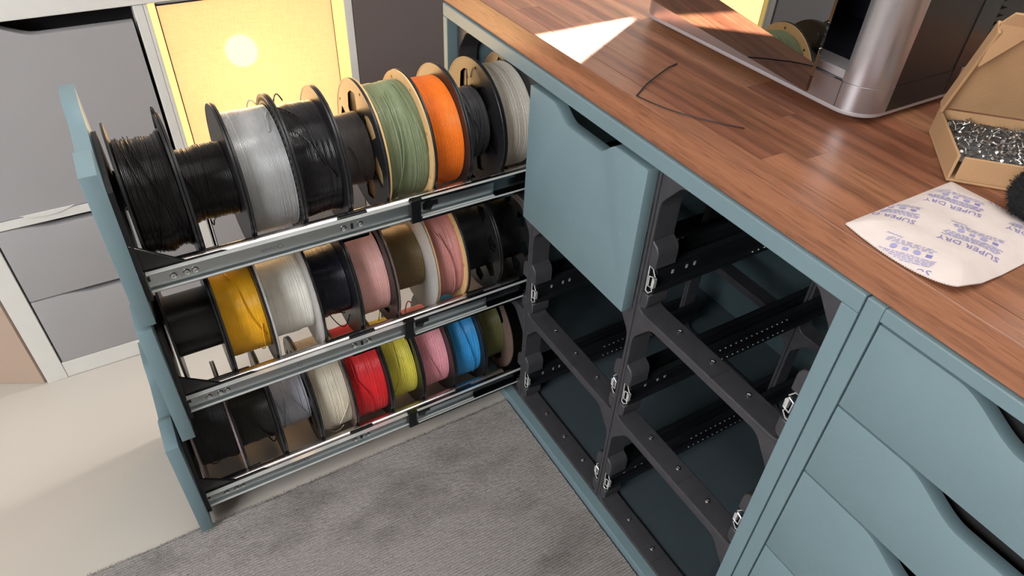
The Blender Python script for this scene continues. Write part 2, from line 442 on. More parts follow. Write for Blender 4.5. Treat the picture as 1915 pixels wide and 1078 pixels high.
part('glow_strip', MB().box(XG-.0035, XG, -.4097, -.3990, -.316, .003), M['gap_glow'], l)  # glowing strip drawn in place of the lit gap beside the fabric
part('glow_strip', MB().box(XG-.0035, XG, -.1120, -.0900, -.316, .003), M['gap_glow'], l)
fab = part('fabric_panel', MB().box(XG-.0026, XG-.0008, -.3972, -.1132, -.312, -.0015), M['fabric'], l)
part('panel_frame', MB().box(XG-.006, XG+.0004, -.3990, -.3973, -.314, .0015).box(XG-.006, XG+.0002, -.1131, -.1123, -.314, .0015).box(XG-.006, XG, -.3973, -.1131, -.0014, .0003), M['black'], l)
mb = MB()
mb.lathe([(-.03*math.cos(PI*i/12), .03*math.sin(PI*i/12)+.0001) for i in range(13)], 0, 0, 24)
mb.v = [(x-.655, y-.2560, z-.152) for x, y, z in mb.v]
part('bulb', mb, M['bulb'], l, smooth=3.2)
lamp = light('panel_lamp', 'AREA', (XG+.004, -.2552, -.157), (XG+1, -.2552, -.157), 1.4, (1, .62, .28), .28, .30)
lamp.data.shape = 'RECTANGLE'
part('bulb_holder', MB().box(-.77, -.684, -.268, -.244, -.164, -.140), M['white'], l, bevel=.004)
tag(mkobj('worktop', MB().box(-.96, XG+.0015, -.80, -.060, .0040, .042), M['white'], bevel=.0015), 'pale grey worktop along the top of the left cabinets', 'worktop')

# ------------------------------------------------------------------ teal cabinet body
CY1 = .585
cb = thing('spool_cabinet', 'tall teal cabinet under the counter divided into black drawer cells, several open', 'cabinet', (.13, .29, ZF))
part('side_panel', MB().box(-.2745, -.2602, 0, CY1, ZF+.002, .0000), M['teal'], cb, bevel=.0012)
part('side_panel', MB().box(.5200, .5380, 0, CY1, ZF+.002, .0000), M['teal'], cb, bevel=.0012)
part('top_panel', MB().box(-.2745, .5380, 0, CY1, .0002, .0205), M['teal'], cb, bevel=.0014)
part('bottom_panel', MB().box(-.2600, .5198, 0, CY1, -.6890, -.6655), M['teal'], cb, bevel=.0014)
part('floor_shade_sheet', MB().box(-.2598, .5196, .0535, CY1-.0125, -.6653, -.6643), M['floor_shade'], cb)  # added dark sheet that paints shade on the cabinet floor
part('back_panel', MB().box(-.2598, .5196, CY1-.012, CY1-.001, -.665, -.0005), M['teal_shaded'], cb)  # back panel in the darkened teal that carries the interior shade

def cell_frame(x, z, y0, y1):
    """one black printed frame of a cell whose upper left corner is (x, z)"""
    g_ = .0007; x0, x1, z0, z1 = x+g_, x+P-g_, z-Q+g_, z-g_
    inner = round_poly([(x0+.0052, z0+.0055), (x1-.0052, z0+.0055), (x1-.0052, z1-.049), (x1-.0345, z1-.0115), (x0+.0345, z1-.0115), (x0+.0052, z1-.049)],
                       [.014, .014, .010, .010, .010, .010], 5)
    outer = [(x0, z0), (x1, z0), (x1, z1), (x0, z1)]
    return MB().plate(outer, [inner], 'Y', y0, y1)
SCREW = MB().lathe([(0, .0001), (.0006, .0034), (.0018, .0036), (.0024, .0020), (.0012, .0015), (.0012, .0001)], 0, 0, 12)
def screw_at(root, loc, axis='Z', material=None):
    mb = MB()
    for x, y, z in SCREW.v:
        q = {'Z': (x, z, y), 'X': (y, x, z), 'Y': (x, -y, z)}[axis]
        mb.v.append((q[0]+loc[0], q[1]+loc[1], q[2]+loc[2]))
    mb.f = list(SCREW.f)
    return part('screw', mb, material or M['screw'], root, smooth=.7)
ZTOP = {0: -.0005+.004, 1: -.2198, 2: -.4439}
for row in range(3):
    zt = (-.0012, -.2205, -.4412)[row]
    for c in range(3):
        x = (c-1)*P
        fr = part('cell_frame', cell_frame(x, zt, .0170, .0530), M['module'], cb, bevel=.0016, seg=2)
        part('rear_frame', cell_frame(x, zt, .42, .452), M['module'], cb, bevel=.001, seg=1)
        zb = zt-Q+.0007+.0055
        if c > 0 and not (row == 0 and c == 1):
            for sx in (.0655, .127, .188):
                screw_at(fr, (x+sx, .0378, zb-.0004), 'Z')
            part('seam', MB().box(x+.1452, x+.1458, .0176, .0528, zb-.001, zb+.00012), M['void'], fr)
        # humps that carry the slides
        for sgn in (1, -1):
            xe = x+.0055 if sgn > 0 else x+P-.0055
            for z0, z1 in ((zt-.142, zt-.108), (zt-.2125, zt-.186)):
                up = z0 > zt-.15
                pr_ = [(0, z1+.004), (.004, z1+.001), (.0095, z1-.002), (.0130, z1-.008), (.0138, z1-.014), (.0138, z0), (0, z0)] if up else [(0, z1), (.0125, z1), (.0125, z0+.010), (.0105, z0+.004), (.006, z0+.0005), (0, z0-.001)]
                mb = MB().plate([(xe+sgn*a_, b_) for a_, b_ in pr_], [], 'Y', .0182, .0528)
                part('slide_boss', mb, M['module'], fr, bevel=.0012, seg=1, smooth=.7)

def channel(x_back, sgn, y0, y1, z0, z1, depth, t=.0013, lip=.0042):
    """C-channel: web at x_back, flanges reach by depth towards sgn"""
    mb = MB()
    xo = x_back+sgn*depth
    mb.box(*sorted((x_back, x_back+sgn*t)), y0, y1, z0, z1)
    mb.box(*sorted((x_back, xo)), y0, y1, z1-t, z1)
    mb.box(*sorted((x_back, xo)), y0, y1, z0, z0+t)
    mb.box(*sorted((xo-sgn*t, xo)), y0, y1, z0, z0+lip)
    mb.box(*sorted((xo-sgn*t, xo)), y0, y1, z1-lip, z1)
    return mb
def end_clip(x, y, zc_, sgn):
    """bright bent end of a closed slide"""
    mb = MB(); h = .020
    pts = [(x, zc_-h), (x-sgn*.001, zc_+h), (x+sgn*.006, zc_+h-.001), (x+sgn*.0115, zc_+h-.010)]
    mb.tube([(px, y, pz) for px, pz in pts], .00085, 6)
    pts = [(x, zc_-h), (x+sgn*.005, zc_-h-.001), (x+sgn*.011, zc_-h+.006), (x+sgn*.009, zc_-h+.010)]
    mb.tube([(px, y, pz) for px, pz in pts], .00085, 6)
    pts = [(x+sgn*.003, zc_+.006), (x+sgn*.0095, zc_+.0085), (x+sgn*.0125, zc_+.004), (x+sgn*.012, zc_-.008), (x+sgn*.0035, zc_-.0095), (x+sgn*.003, zc_+.006)]
    mb.tube([(px, y-.001, pz) for px, pz in pts], .0009, 6)
    mb.box(*sorted((x+sgn*.0085, x+sgn*.0120)), y-.0012, y+.004, zc_-.009, zc_+.006)
    return mb
for row in range(3):
    zt = (-.0012, -.2205, -.4412)[row]
    zc_ = zt-.1640
    for c in range(3):
        x = (c-1)*P
        for sgn in (1, -1):
            xe = x+.0068 if sgn > 0 else x+P-.0068
            out = part('slide_rail', channel(xe, sgn, .0225, .47, zc_-.0205, zc_+.0205, .0125), M['slide_in'], cb, bevel=.0005, seg=1)
            if c > 0 and not (row == 0 and c == 1):
                part('inner_slide', channel(xe+sgn*.0030, sgn, .0245, .465, zc_-.0165, zc_+.0165, .0088), M['slide_in'], out, bevel=.0005, seg=1)
                part('end_clip', end_clip(xe+sgn*.0008, .0215, zc_, sgn), M['clip'], out, smooth=.7)
                mb = MB()
                for yy in (.058, .082, .096):
                    mb.box(*sorted((xe+sgn*.0040, xe+sgn*.0052)), yy, yy+.0032, zc_-.003, zc_+.003)
                part('slide_slots', mb, M['clip'], out)
                mb = MB()
                for q in range(14):
                    for zz_ in (-.0125, .0125):
                        yy = .20+q*.0115
                        mb.box(*sorted((xe+sgn*.0118, xe+sgn*.0132)), yy, yy+.0016, zc_+zz_-.0008, zc_+zz_+.0008)
                part('bearing_balls', mb, M['clip'], out)['kind'] = 'stuff'

# ------------------------------------------------------------------ drawers
def front_poly(x0, x1, z0, z1):
    d = .0188
    pts = [(x0, z0), (x1, z0), (x1, z1)]
    n = 10
    a, b, c_, e = x1-.060, x1-.090, x0+.0945, x0+.055
    for i in range(n+1): pts.append((a+(b-a)*i/n, z1-d*sstep(i/n)))
    for i in range(n+1): pts.append((c_+(e-c_)*i/n, z1-d*(1-sstep(i/n))))
    pts.append((x0, z1))
    return pts
TH = .0185
def textmesh(body, size, parent_ok=None, align='CENTER'):
    cu = bpy.data.curves.new('t', 'FONT'); cu.body = body; cu.size = size; cu.align_x = align; cu.align_y = 'CENTER'; cu.extrude = 0; cu.resolution_u = 2
    o = bpy.data.objects.new('t', cu); COL.objects.link(o)
    bpy.context.view_layer.update()
    dg = bpy.context.evaluated_depsgraph_get()
    me = o.evaluated_get(dg).to_mesh()
    v = [tuple(p.co) for p in me.vertices]; f = [tuple(p.vertices) for p in me.polygons]
    o.evaluated_get(dg).to_mesh_clear()
    bpy.data.objects.remove(o); bpy.data.curves.remove(cu)
    return v, f
JT = textmesh('UNKER', .0068)
def drawer(row, E, S, joint):
    zt = -Q*row
    names = ['uppermost pulled-out drawer rack with teal front and steel slides, holding the top row of spools',
             'middle pulled-out drawer rack with teal front, between the uppermost and lowest racks',
             'lowest pulled-out drawer rack with teal front, its slides just above the rug']
    d = thing('spool_drawer', names[row], 'rack', (-.13, -E+.29, zt+FZ0), 'pulled-out spool drawers')  # a drawer of the teal cabinet, kept as an object of its own
    fp = part('front_panel', MB().plate(front_poly(XA-P, XB-P, zt+FZ0, zt+FZ1), [], 'Y', -E, -E+TH), M['teal'], d, bevel=.0016, seg=2, smooth=.6)
    zs = zt-.1730
    yF = -E+TH
    for sgn, xb in ((1, -.0250), (-1, -.2350)):
        inn = part('slide', channel(xb, sgn, -S, -S+.49, zs-.0140, zs+.0140, .0072, .0012, .0018), M['zinc'], d, bevel=.0005, seg=1)
        part('glint_strip', MB().box(*sorted((xb, xb+sgn*.0073)), -S+.001, -S+.488, zs+.01405, zs+.01455), M['lip'], inn)  # bright strip painting the highlight along the lip
        part('glint_strip', MB().box(*sorted((xb+sgn*.0046, xb+sgn*.0076)), -S+.001, -S+.488, zs-.0122, zs-.0112), M['lip'], inn)
        mid = part('middle_slide', channel(xb-sgn*.0004, sgn, joint, joint+.46, zs-.0190, zs+.0190, .0105, .0013, .0055), M['zinc_dark'], d, bevel=.0006, seg=1)
        part('glint_edge', MB().box(*sorted((xb+sgn*.0060, xb+sgn*.0108)), joint+.016, joint+.46, zs+.0188, zs+.0197).box(*sorted((xb+sgn*.0085, xb+sgn*.0108)), joint+.016, joint+.46, zs-.0140, zs-.0120), M['lip'], mid, bevel=.0003, seg=1)  # strips painting the glint along the middle slide's edges
        part('end_stop', MB().box(*sorted((xb+sgn*.0012, xb+sgn*.0104)), joint-.002, joint+.014, zs-.0195, zs+.0195), M['gloss_black'], mid, bevel=.001, seg=1)
        part('latch_plate', MB().plate([(joint+.020, zs-.006), (joint+.032, zs-.010), (joint+.036, zs-.002), (joint+.044, zs-.002), (joint+.044, zs+.006), (joint+.034, zs+.006), (joint+.032, zs+.011), (joint+.026, zs+.009), (joint+.020, zs+.004)], [], 'X', *sorted((xb+sgn*.0010, xb+sgn*.0022))), M['gloss_black'], mid)
        part('end_cap', MB().box(*sorted((xb-sgn*.0004, xb+sgn*.0060)), -S-.0030, -S+.0006, zs-.0120, zs+.0115), M['zinc'], inn, bevel=.0020, seg=2)
        if sgn > 0:
            for yy in (-S+.030, -S+.046, -S+.056, -S+.252, -S+.276):
                so = screw_at(inn, (xb+.0011, yy, zs), 'X')
                part('screw_recess', MB().plate(circle(.0042, 16, yy, zs), [circle(.0030, 16, yy, zs)], 'X', xb+.0009, xb+.0014), M['gloss_black'], inn)
            part('slot', MB().plate(rrect(-S+.262, -S+.266, zs-.005, zs+.005, .0019, 3), [], 'X', xb+.0008, xb+.00135), M['gloss_black'], inn)
            tv, tf = JT
            y_c = -S+.150
            mb = MB(); mb.add([(xb+.00136, y_c-u, zs-v_) for u, v_, _ in tv], tf)
            mb.plate(circle(.0040, 6, y_c+.0142, zs), [circle(.0032, 6, y_c+.0142, zs)], 'X', xb+.0012, xb+.00138)
            tx = part('maker_mark', mb, M['etch'], inn, recalc=False)
        # gusset and arm tie the slide to the front
        xg = xb+sgn*-.006
        mb = MB()
        mb.plate([(yF+.0005, zt-.118), (yF+.056, zt-.1595), (yF+.100, zt-.1595), (yF+.112, zt-.163), (yF+.112, zt-.170), (yF+.0005, zt-.190)], [], 'X', *sorted((xg-sgn*.0015, xg+sgn*.0040)))
        mb.box(*sorted((xg-sgn*.016, xg+sgn*.0015)), yF+.0005, yF+.100, zt-.1660, zt-.1615)
        part('gusset', mb, M['black'], d, bevel=.0012, seg=2)
        part('rod', MB().lathe([(-E+TH+.006, .0001), (-E+TH+.006, .0095), (-E+.585, .0095), (-E+.585, .0001)], -.132+sgn*.0950, zt-.117-.0513, 24), M['rod'], d, smooth=.6)
        for y0, y1 in ((-S+.247, -S+.289), (-S+.455, -S+.488)):
            part('rod_clip', MB().box(*sorted((xb-sgn*.001, xb-sgn*.0075)), y0, y1, zs-.026, zs+.0165).box(*sorted((xb-sgn*.001, xb-sgn*.013)), y0, y1, zs+.0105, zs+.0135).box(*sorted((xb-sgn*.001, xb-sgn*.012)), y0, y1, zs-.026, zs-.020), M['black'], d, bevel=.001, seg=1)
    # black plate behind the front with rod sockets
    mb = MB().plate(round_poly([(-.246, zt-.200), (-.018, zt-.200), (-.018, zt-.150), (-.050, zt-.050), (-.21, zt-.050), (-.246, zt-.150)], [.004, .004, .01, .012, .012, .01], 4),
                    [circle(.046, 40, -.132, zt-.117)], 'Y', yF+.0003, yF+.0065)
    part('front_bracket', mb, M['black'], d, bevel=.001, seg=1)
    for sgn in (1, -1):
        part('rod_socket', MB().lathe([(yF+.006, .0096), (yF+.006, .0140), (yF+.011, .0140), (yF+.011, .0096)], -.132+sgn*.0950, zt-.1683, 20, True), M['black'], d, smooth=.6)
EE = (.5570, .5640, .5895); SS = (.5315, .5405, .5650); JJ = (-.1800, -.2040, -.2105)
for r_ in range(3): drawer(r_, EE[r_], SS[r_], JJ[r_])
dc = thing('spool_drawer', 'closed drawer with plain teal front and scooped handle, beside the open racks', 'rack', (.128, .25, FZ0))  # shut drawer of the same cabinet
part('front_panel', MB().plate(front_poly(XA, XB, FZ0, FZ1), [], 'Y', -.0015, -.0015+.0175), M['teal'], dc, bevel=.0016, seg=2, smooth=.6)
for xs_ in (.0235, .2365):
    part('slide', MB().box(xs_-.002, xs_+.002, .02, .47, -.187, -.159), M['zinc'], dc)
part('front_bracket', MB().box(.03, .23, .0165, .022, -.19, -.06), M['black'], dc)

# ------------------------------------------------------------------ spools
RF = .0985
def holes_for(kind, rot):
    h = [circle(.026, 36)]
    if kind == 'kraft':
        h += [circle(.0028, 8, .088*math.cos(rot+2*PI*i/8), .088*math.sin(rot+2*PI*i/8)) for i in range(8)]
        h += [circle(.0062, 12, .047*math.cos(rot+.3+2*PI*i/6), .047*math.sin(rot+.3+2*PI*i/6)) for i in range(6)]
    elif kind == 'window':
        for i in range(6):
            a = rot+2*PI*i/6; w_ = .40
            pts = [(r_*math.cos(a+t), r_*math.sin(a+t)) for r_, t in ((.044, -w_*.75), (.050, w_*.9), (.060, w_*1.0), (.078, w_*.30), (.081, -w_*.15), (.080, -w_*.72))]
            h.append(round_poly(pts, [.004]*6, 4))
        h += [circle(.0022, 8, .0885*math.cos(rot+.5+2*PI*i/5), .0885*math.sin(rot+.5+2*PI*i/5)) for i in range(5)]
    elif kind == 'petal':
        for i in range(8):
            a = rot+2*PI*i/8; w_ = .22
            pts = [(r_*math.cos(a+t), r_*math.sin(a+t)) for r_, t in ((.058, -w_*.7), (.058, w_*.5), (.074, w_*1.2), (.088, w_*.2), (.080, -w_*.8))]
            h.append(round_poly(pts, [.003]*5, 3))
    elif kind == 'slot3':
        for i in range(3):
            a = rot+2*PI*i/3; w_ = .42
            pts = [(r_*math.cos(a+t), r_*math.sin(a+t)) for r_, t in ((.050, -w_), (.047, 0), (.050, w_), (.062, w_*1.15), (.078, w_*.85), (.084, 0), (.078, -w_*.85), (.062, -w_*1.15))]
            h.append(round_poly(pts, [.004]*8, 3))
    elif kind == 'honey':
        for ring in range(5):
            r_ = .060+ring*.0078; n = int(2*PI*r_/.0086)
            for i in range(n):
                a = 2*PI*(i+.5*(ring % 2))/n+rot
                h.append(circle(.0032, 6, r_*math.cos(a), r_*math.sin(a), a))
    return h
FL_CACHE = {}
def flange_mb(kind, y0, y1, cx, cz, rot, R):
    key = (kind, round(rot, 3), R)
    if key not in FL_CACHE:
        FL_CACHE[key] = MB().plate(circle(R-.001, 96), holes_for(kind, rot), 'Y', 0, 1)
        if kind != 'kraft':
            FL_CACHE[key].lathe([(-.06, R-.0030), (-.14, R-.0020), (-.14, R-.0005), (.05, R), (.95, R), (1.14, R-.0005), (1.14, R-.0020), (1.06, R-.0030)], 0, 0, 96, True)
    b = FL_CACHE[key]; o = MB(); t = y1-y0
    o.v = [(cx+x, y0+y*t, cz+z) for x, y, z in b.v]; o.f = b.f
    return o
def coil_mb(y0, y1, cx, cz, rw, messy, seed, n=72):
    rr = random.Random(seed); turns = max(4, int((y1-y0)/.00178)); sub = 5
    mb = MB(); k = turns*sub+1
    jit = [rr.uniform(-1, 1)*.0002*(1+3*messy) for _ in range(turns+1)]
    step = [rr.choice((0, 0, 0, -.0009)) if messy > .3 else 0 for _ in range(turns+1)]
    grp = 0
    for i in range(n):
        a = 2*PI*i/n
        for j in range(k):
            t = j/sub; q = min(turns-1, int(t)); fr = t-int(t) if j < k-1 else 1
            y = y0+(y1-y0)*(j/(k-1))
            ph = t+messy*.9*mnoise.noise(Vector((t*.3+seed, math.cos(a)*1.1, math.sin(a)*1.1)))
            q2 = max(0, min(turns, int(ph)))
            bump = .00085*abs(math.sin(PI*ph))**.7
            low = mnoise.noise(Vector((t*.12+seed*1.7, math.cos(a)*.8, math.sin(a)*.8)))*(.0009+.0035*messy)
            edge = min(1, min(j, k-1-j)/(sub*1.5)); r = rw-.0012+bump+jit[q2]+step[q2]+low-.0015*(1-edge)*messy
            mb.v.append((cx+r*math.cos(a), y, cz+r*math.sin(a)))
    for i in range(n):
        i2 = (i+1) % n
        for j in range(k-1):
            mb.f.append((i*k+j, i*k+j+1, i2*k+j+1, i2*k+j))
    # annular ends
    for j in (0, k-1):
        mb.f.append(tuple(i*k+j for i in (range(n) if j else range(n-1, -1, -1))))
    return mb
def strand_mb(y0, y1, cx, cz, rw, a0, a1, f0, f1, seed, r=.00088, lift=.0012):
    rr = random.Random(seed); pts = []
    for i in range(25):
        t = i/24; a = a0+(a1-a0)*t
        y = y0+(y1-y0)*(f0+(f1-f0)*(t+.12*math.sin(PI*2*t+seed)))
        R_ = rw+lift+.0012*math.sin(PI*t)
        pts.append((cx+R_*math.cos(a), y, cz+R_*math.sin(a)))
    return MB().tube(pts, r, 6)
def hook_mb(cx, cz, y, r0, ang, length, dy, r=.00088, curl=.6):
    pts = []
    for i in range(14):
        t = i/13; R_ = r0+length*math.sin(PI*t*.9); a = ang+curl*t
        pts.append((cx+R_*math.cos(a), y+dy*t, cz+R_*math.sin(a)))
    return MB().tube(pts, r, 6)
XC = -.132
def spool(row, ya, yb, label, fmat, rw, fl=('solid', 'solid'), fm=('black', 'black'), hub='black', messy=.1, R=RF, extra=(), seed=1, rh=.052):
    cz = -.117-Q*row - (RF-R)*.0
    s = thing('filament_spool', label, 'spool', (XC, (ya+yb)/2, cz-R), 'filament spools in the pulled-out drawers')
    t = .0026; g = .0007
    a0, a1 = ya+g, yb-g
    rot = (seed*1.37) % 1.0
    part('flange', flange_mb(fl[0], a0, a0+t, XC, cz, rot, R), M[fm[0]], s, smooth=.5)
    part('flange', flange_mb(fl[1], a1-t, a1, XC, cz, rot+.3, R), M[fm[1]], s, smooth=.5)
    hr = min(rh, rw-.004) if fmat else rh
    part('hub', MB().lathe([(a0+t*.5, .0262), (a0+t*.5, hr), (a1-t*.5, hr), (a1-t*.5, .0262)], XC, cz, 56, True), M[hub], s, smooth=.6)
    if fmat:
        part('filament', coil_mb(a0+t+.0002, a1-t-.0002, XC, cz, rw, messy, seed), M[fmat], s, recalc=False, smooth=3.2)
        for e in extra:
            if e[0] == 's':
                part('loose_strand', strand_mb(a0+t+.002, a1-t-.002, XC, cz, rw, *e[1:], seed), M[fmat], s, smooth=3.2)
            else:
                part('loose_end', hook_mb(XC, cz, *e[1:]), M[fmat], s, smooth=3.2)
    return s
F = filament
M['f_black'] = F('filament_black', (30, 28, 29), .26); M['f_gloss'] = F('filament_gloss_black', (30, 29, 31), .16)
M['f_char'] = F('filament_charcoal', (74, 70, 70), .45); M['f_dgrey'] = F('filament_dark_grey', (72, 72, 76), .45)
M['f_clear'] = mat('filament_clear', (178, 178, 180), .2, trans=.35, ior=1.4, var=.05, scale=60, coat=.3)
M['f_sage'] = F('filament_sage', (114, 124, 94), .5); M['f_orange'] = F('filament_orange', (238, 118, 32), .42)
M['f_white'] = F('filament_offwhite', (200, 193, 180), .4); M['f_yellow'] = F('filament_gold', (244, 182, 44), .28)
M['f_white2'] = F('filament_white', (228, 226, 218), .4); M['f_navy'] = F('filament_navy', (38, 40, 52), .25)
M['f_pink'] = F('filament_dusty_pink', (220, 168, 162), .5); M['f_bronze'] = F('filament_bronze', (106, 88, 60), .42)
M['f_rose'] = F('filament_rose', (192, 130, 124), .5); M['f_silver'] = F('filament_silver', (188, 190, 202), .35)
M['f_ivory'] = mat('filament_ivory', (222, 212, 192), .3, trans=.15, ior=1.4, var=.05, coat=.2); M['f_red'] = F('filament_red', (214, 44, 50), .4)
M['f_lime'] = F('filament_lime', (220, 208, 84), .42); M['f_pink2'] = F('filament_pink', (236, 160, 172), .45)
M['f_blue'] = F('filament_blue', (56, 150, 212), .42); M['f_olive'] = F('filament_olive', (96, 98, 58), .4)
M['f_graphite'] = F('filament_graphite', (48, 46, 44), .38); M['f_matte'] = F('filament_matte_black', (36, 36, 38), .5)

T1 = [-.5245, -.4600, -.3930, -.3240, -.2600, -.2025, -.1320, -.0740, -.0160, .0470]
spool(0, T1[0], T1[1], 'full matte black spool with loose crossing strands, nearest the front of the top rack', 'f_black', .0755, ('solid', 'solid'), messy=1, seed=3,
      extra=(('s', 2.2, -.6, .25, .8), ('s', 1.9, -.9, .35, .98), ('s', 1.2, -.8, .7, .3), ('s', 2.0, -.2, .1, .45), ('h', T1[1]-.004, .080, 1.9, .026, .004, .0016, -.03)))
spool(0, T1[1], T1[2], 'partly used black spool wound low beside the clear one in the top rack', 'f_black', .0500, ('solid', 'solid'), messy=.35, seed=4,
      extra=(('s', .9, -.5, .05, .35), ('s', 1.0, -.9, .5, .42), ('h', -.435, .049, -1.5, .012, .004, .00088, .3)))
spool(0, T1[2], T1[3], 'spool full of clear translucent filament with a perforated right flange', 'f_clear', .0840, ('solid', 'honey'), messy=.02, seed=5,
      extra=(('h', T1[3]-.008, .084, 2.15, .012, -.012, .0009, .25), ('s', 1.5, 1.05, .95, .80)))
spool(0, T1[3], T1[4], 'glossy black spool directly behind the clear filament spool', 'f_gloss', .0800, ('solid', 'solid'), messy=.3, seed=6,
      extra=(('s', 1.7, .1, .05, .95), ('h', T1[3]+.006, .080, 1.75, .014, .02, .0010, .35), ('s', 1.1, .2, .02, .9)))
spool(0, T1[4], T1[5], 'charcoal grey spool wound low between the glossy black and sage green spools', 'f_char', .0520, ('solid', 'window'), messy=.25, seed=7,
      extra=(('h', -.255, .060, 1.55, .024, .006, .0009, -.2), ('s', .6, -.9, .3, .9), ('s', .3, -1.2, .6, .95)))
spool(0, T1[5], T1[6], 'sage green spool with tan cardboard flanges in the top rack', 'f_sage', .0855, ('kraft', 'kraft'), ('kraft', 'kraft'), messy=.25, seed=8,
      extra=(('s', 1.4, -1.1, .55, .05), ('s', 1.3, -.9, .35, .22), ('s', 1.6, .2, .75, .95)))
spool(0, T1[6], T1[7], 'bright orange filament spool beside the sage green one', 'f_orange', .0820, ('solid', 'solid'), messy=.08, seed=9,
      extra=(('s', -.2, -1.2, .05, .75), ('h', T1[7]-.020, .083, -1.45, .012, .012, .0011, .35)))
spool(0, T1[7], T1[8], 'dark grey spool wound low behind the orange one, with a windowed black flange', 'f_dgrey', .0560, ('solid', 'window'), messy=.8, seed=10,
      extra=(('s', 1.5, -.8, .2, .9), ('s', 1.2, -1.3, .4, .6), ('s', .9, -1.4, .75, .5), ('h', -.03, .060, 1.6, .022, .008, .0009, .2)))
spool(0, T1[8], T1[9], 'off-white filament spool deepest in the top rack, half inside the cabinet', 'f_white', .0825, ('kraft', 'petal'), ('black', 'black'), messy=.12, seed=11)
T2 = [-.5320, -.4650, -.4000, -.3280, -.2660, -.2050, -.1340, -.0790, -.0160, .0480]
spool(1, T2[0], T2[1], 'empty black spool nearest the front of the middle rack', None, 0, messy=0, seed=12, rh=.047)
spool(1, T2[1], T2[2], 'golden yellow filament spool in the middle rack', 'f_yellow', .0720, messy=.15, seed=13, extra=(('s', 1.5, -.1, .35, .92), ('s', .2, -1.0, .9, .8)))
spool(1, T2[2], T2[3], 'white filament spool with frosted clear flanges in the middle rack', 'f_white2', .0640, ('solid', 'solid'), ('clear', 'clear'), 'clear', messy=.3, seed=14,
      extra=(('h', -.336, .065, -1.2, .024, .006, .0009, .3),))
spool(1, T2[3], T2[4], 'navy black filament spool between the white and pale pink spools', 'f_navy', .0580, messy=.2, seed=15, extra=(('s', .5, -1.0, .15, .85), ('h', -.30, .058, -1.2, .026, .03, .0009, .2)))
spool(1, T2[4], T2[5], 'pale dusty pink spool beside the navy black one in the middle rack', 'f_pink', .0740, messy=.15, seed=16, fl=('solid', 'slot3'))
spool(1, T2[5], T2[6], 'bronze brown spool wound low with a frosted clear right flange', 'f_bronze', .0540, ('solid', 'solid'), ('smoke', 'clear'), 'clear', messy=.2, seed=17)
spool(1, T2[6], T2[7], 'deep rose pink spool with a tan cardboard right flange in the middle rack', 'f_rose', .0860, ('kraft', 'kraft'), ('kraft', 'kraft'), messy=.25, seed=18, extra=(('s', 1.2, -.5, .1, .9), ('s', .9, -.8, .4, .8)))
spool(1, T2[7], T2[8], 'empty black spool behind the rose spool, outside the cabinet', None, 0, fl=('solid', 'petal'), messy=0, seed=19, rh=.058)
spool(1, T2[8], T2[9], 'empty black spool deepest in the middle rack, inside the cabinet', None, 0, fl=('petal', 'petal'), messy=0, seed=20, rh=.058)
T3 = [-.5580, -.4920, -.4270, -.3630, -.3000, -.2320, -.1700, -.1060, -.0420, .0180]
spool(2, T3[0], T3[1], 'matte black spool with glittery flanges, nearest the front of the lowest rack', 'f_matte', .0665, fm=('glitter', 'glitter'), messy=.3, seed=21, extra=(('s', .6, -.8, .1, .9), ('s', .2, -1.0, .6, .2)))
spool(2, T3[1], T3[2], 'graphite grey spool second from the front of the lowest rack', 'f_graphite', .0585, messy=.3, seed=22, extra=(('s', .6, -.9, .4, .98), ('s', .5, -.8, .5, .9), ('h', T3[2]-.018, .058, -1.1, .012, .012, .0012, .5)))
spool(2, T3[2], T3[3], 'silver grey spool wound low next to the ivory one', 'f_silver', .0520, ('solid', 'window'), messy=.6, seed=23, extra=(('s', .8, -.8, .1, .4), ('s', .9, -.6, .5, .95), ('s', .7, -.9, .3, .1)))
spool(2, T3[3], T3[4], 'ivory translucent filament spool in the lowest rack', 'f_ivory', .0845, ('slot3', 'solid'), ('black', 'smoke'), messy=.2, seed=24, extra=(('s', -.3, -1.4, .1, .9), ('s', .2, -.9, .9, .4), ('h', T3[3]+.014, .084, -.95, .010, .03, .0009, .3)))
spool(2, T3[4], T3[5], 'bright red filament spool in the lowest rack', 'f_red', .0850, messy=.15, seed=25, extra=(('s', .7, -1.0, .1, .85), ('s', 1.3, .4, .2, .15)))
spool(2, T3[5], T3[6], 'lime yellow filament spool between the red and pink ones', 'f_lime', .0750, ('solid', 'slot3'), messy=.12, seed=26, extra=(('s', 1.4, -.4, .6, .12), ('h', -.20, .075, 2.0, .014, .02, .0010, .3)))
spool(2, T3[6], T3[7], 'candy pink filament spool between the lime and blue ones', 'f_pink2', .0770, messy=.12, seed=27, extra=(('s', 1.1, -.2, .2, .6), ('h', -.15, .077, 1.9, .014, .025, .0012, .3)))
spool(2, T3[7], T3[8], 'sky blue filament spool in the lowest rack', 'f_blue', .0820, messy=.15, seed=28, extra=(('s', 1.2, -.6, .5, .8),))
spool(2, T3[8], T3[9], 'olive green spool with a smoky clear flange, deepest in the lowest rack', 'f_olive', .0690, ('solid', 'slot3'), ('black', 'smoke'), messy=.2, seed=29, extra=(('s', 1.0, -.5, .1, .3),))

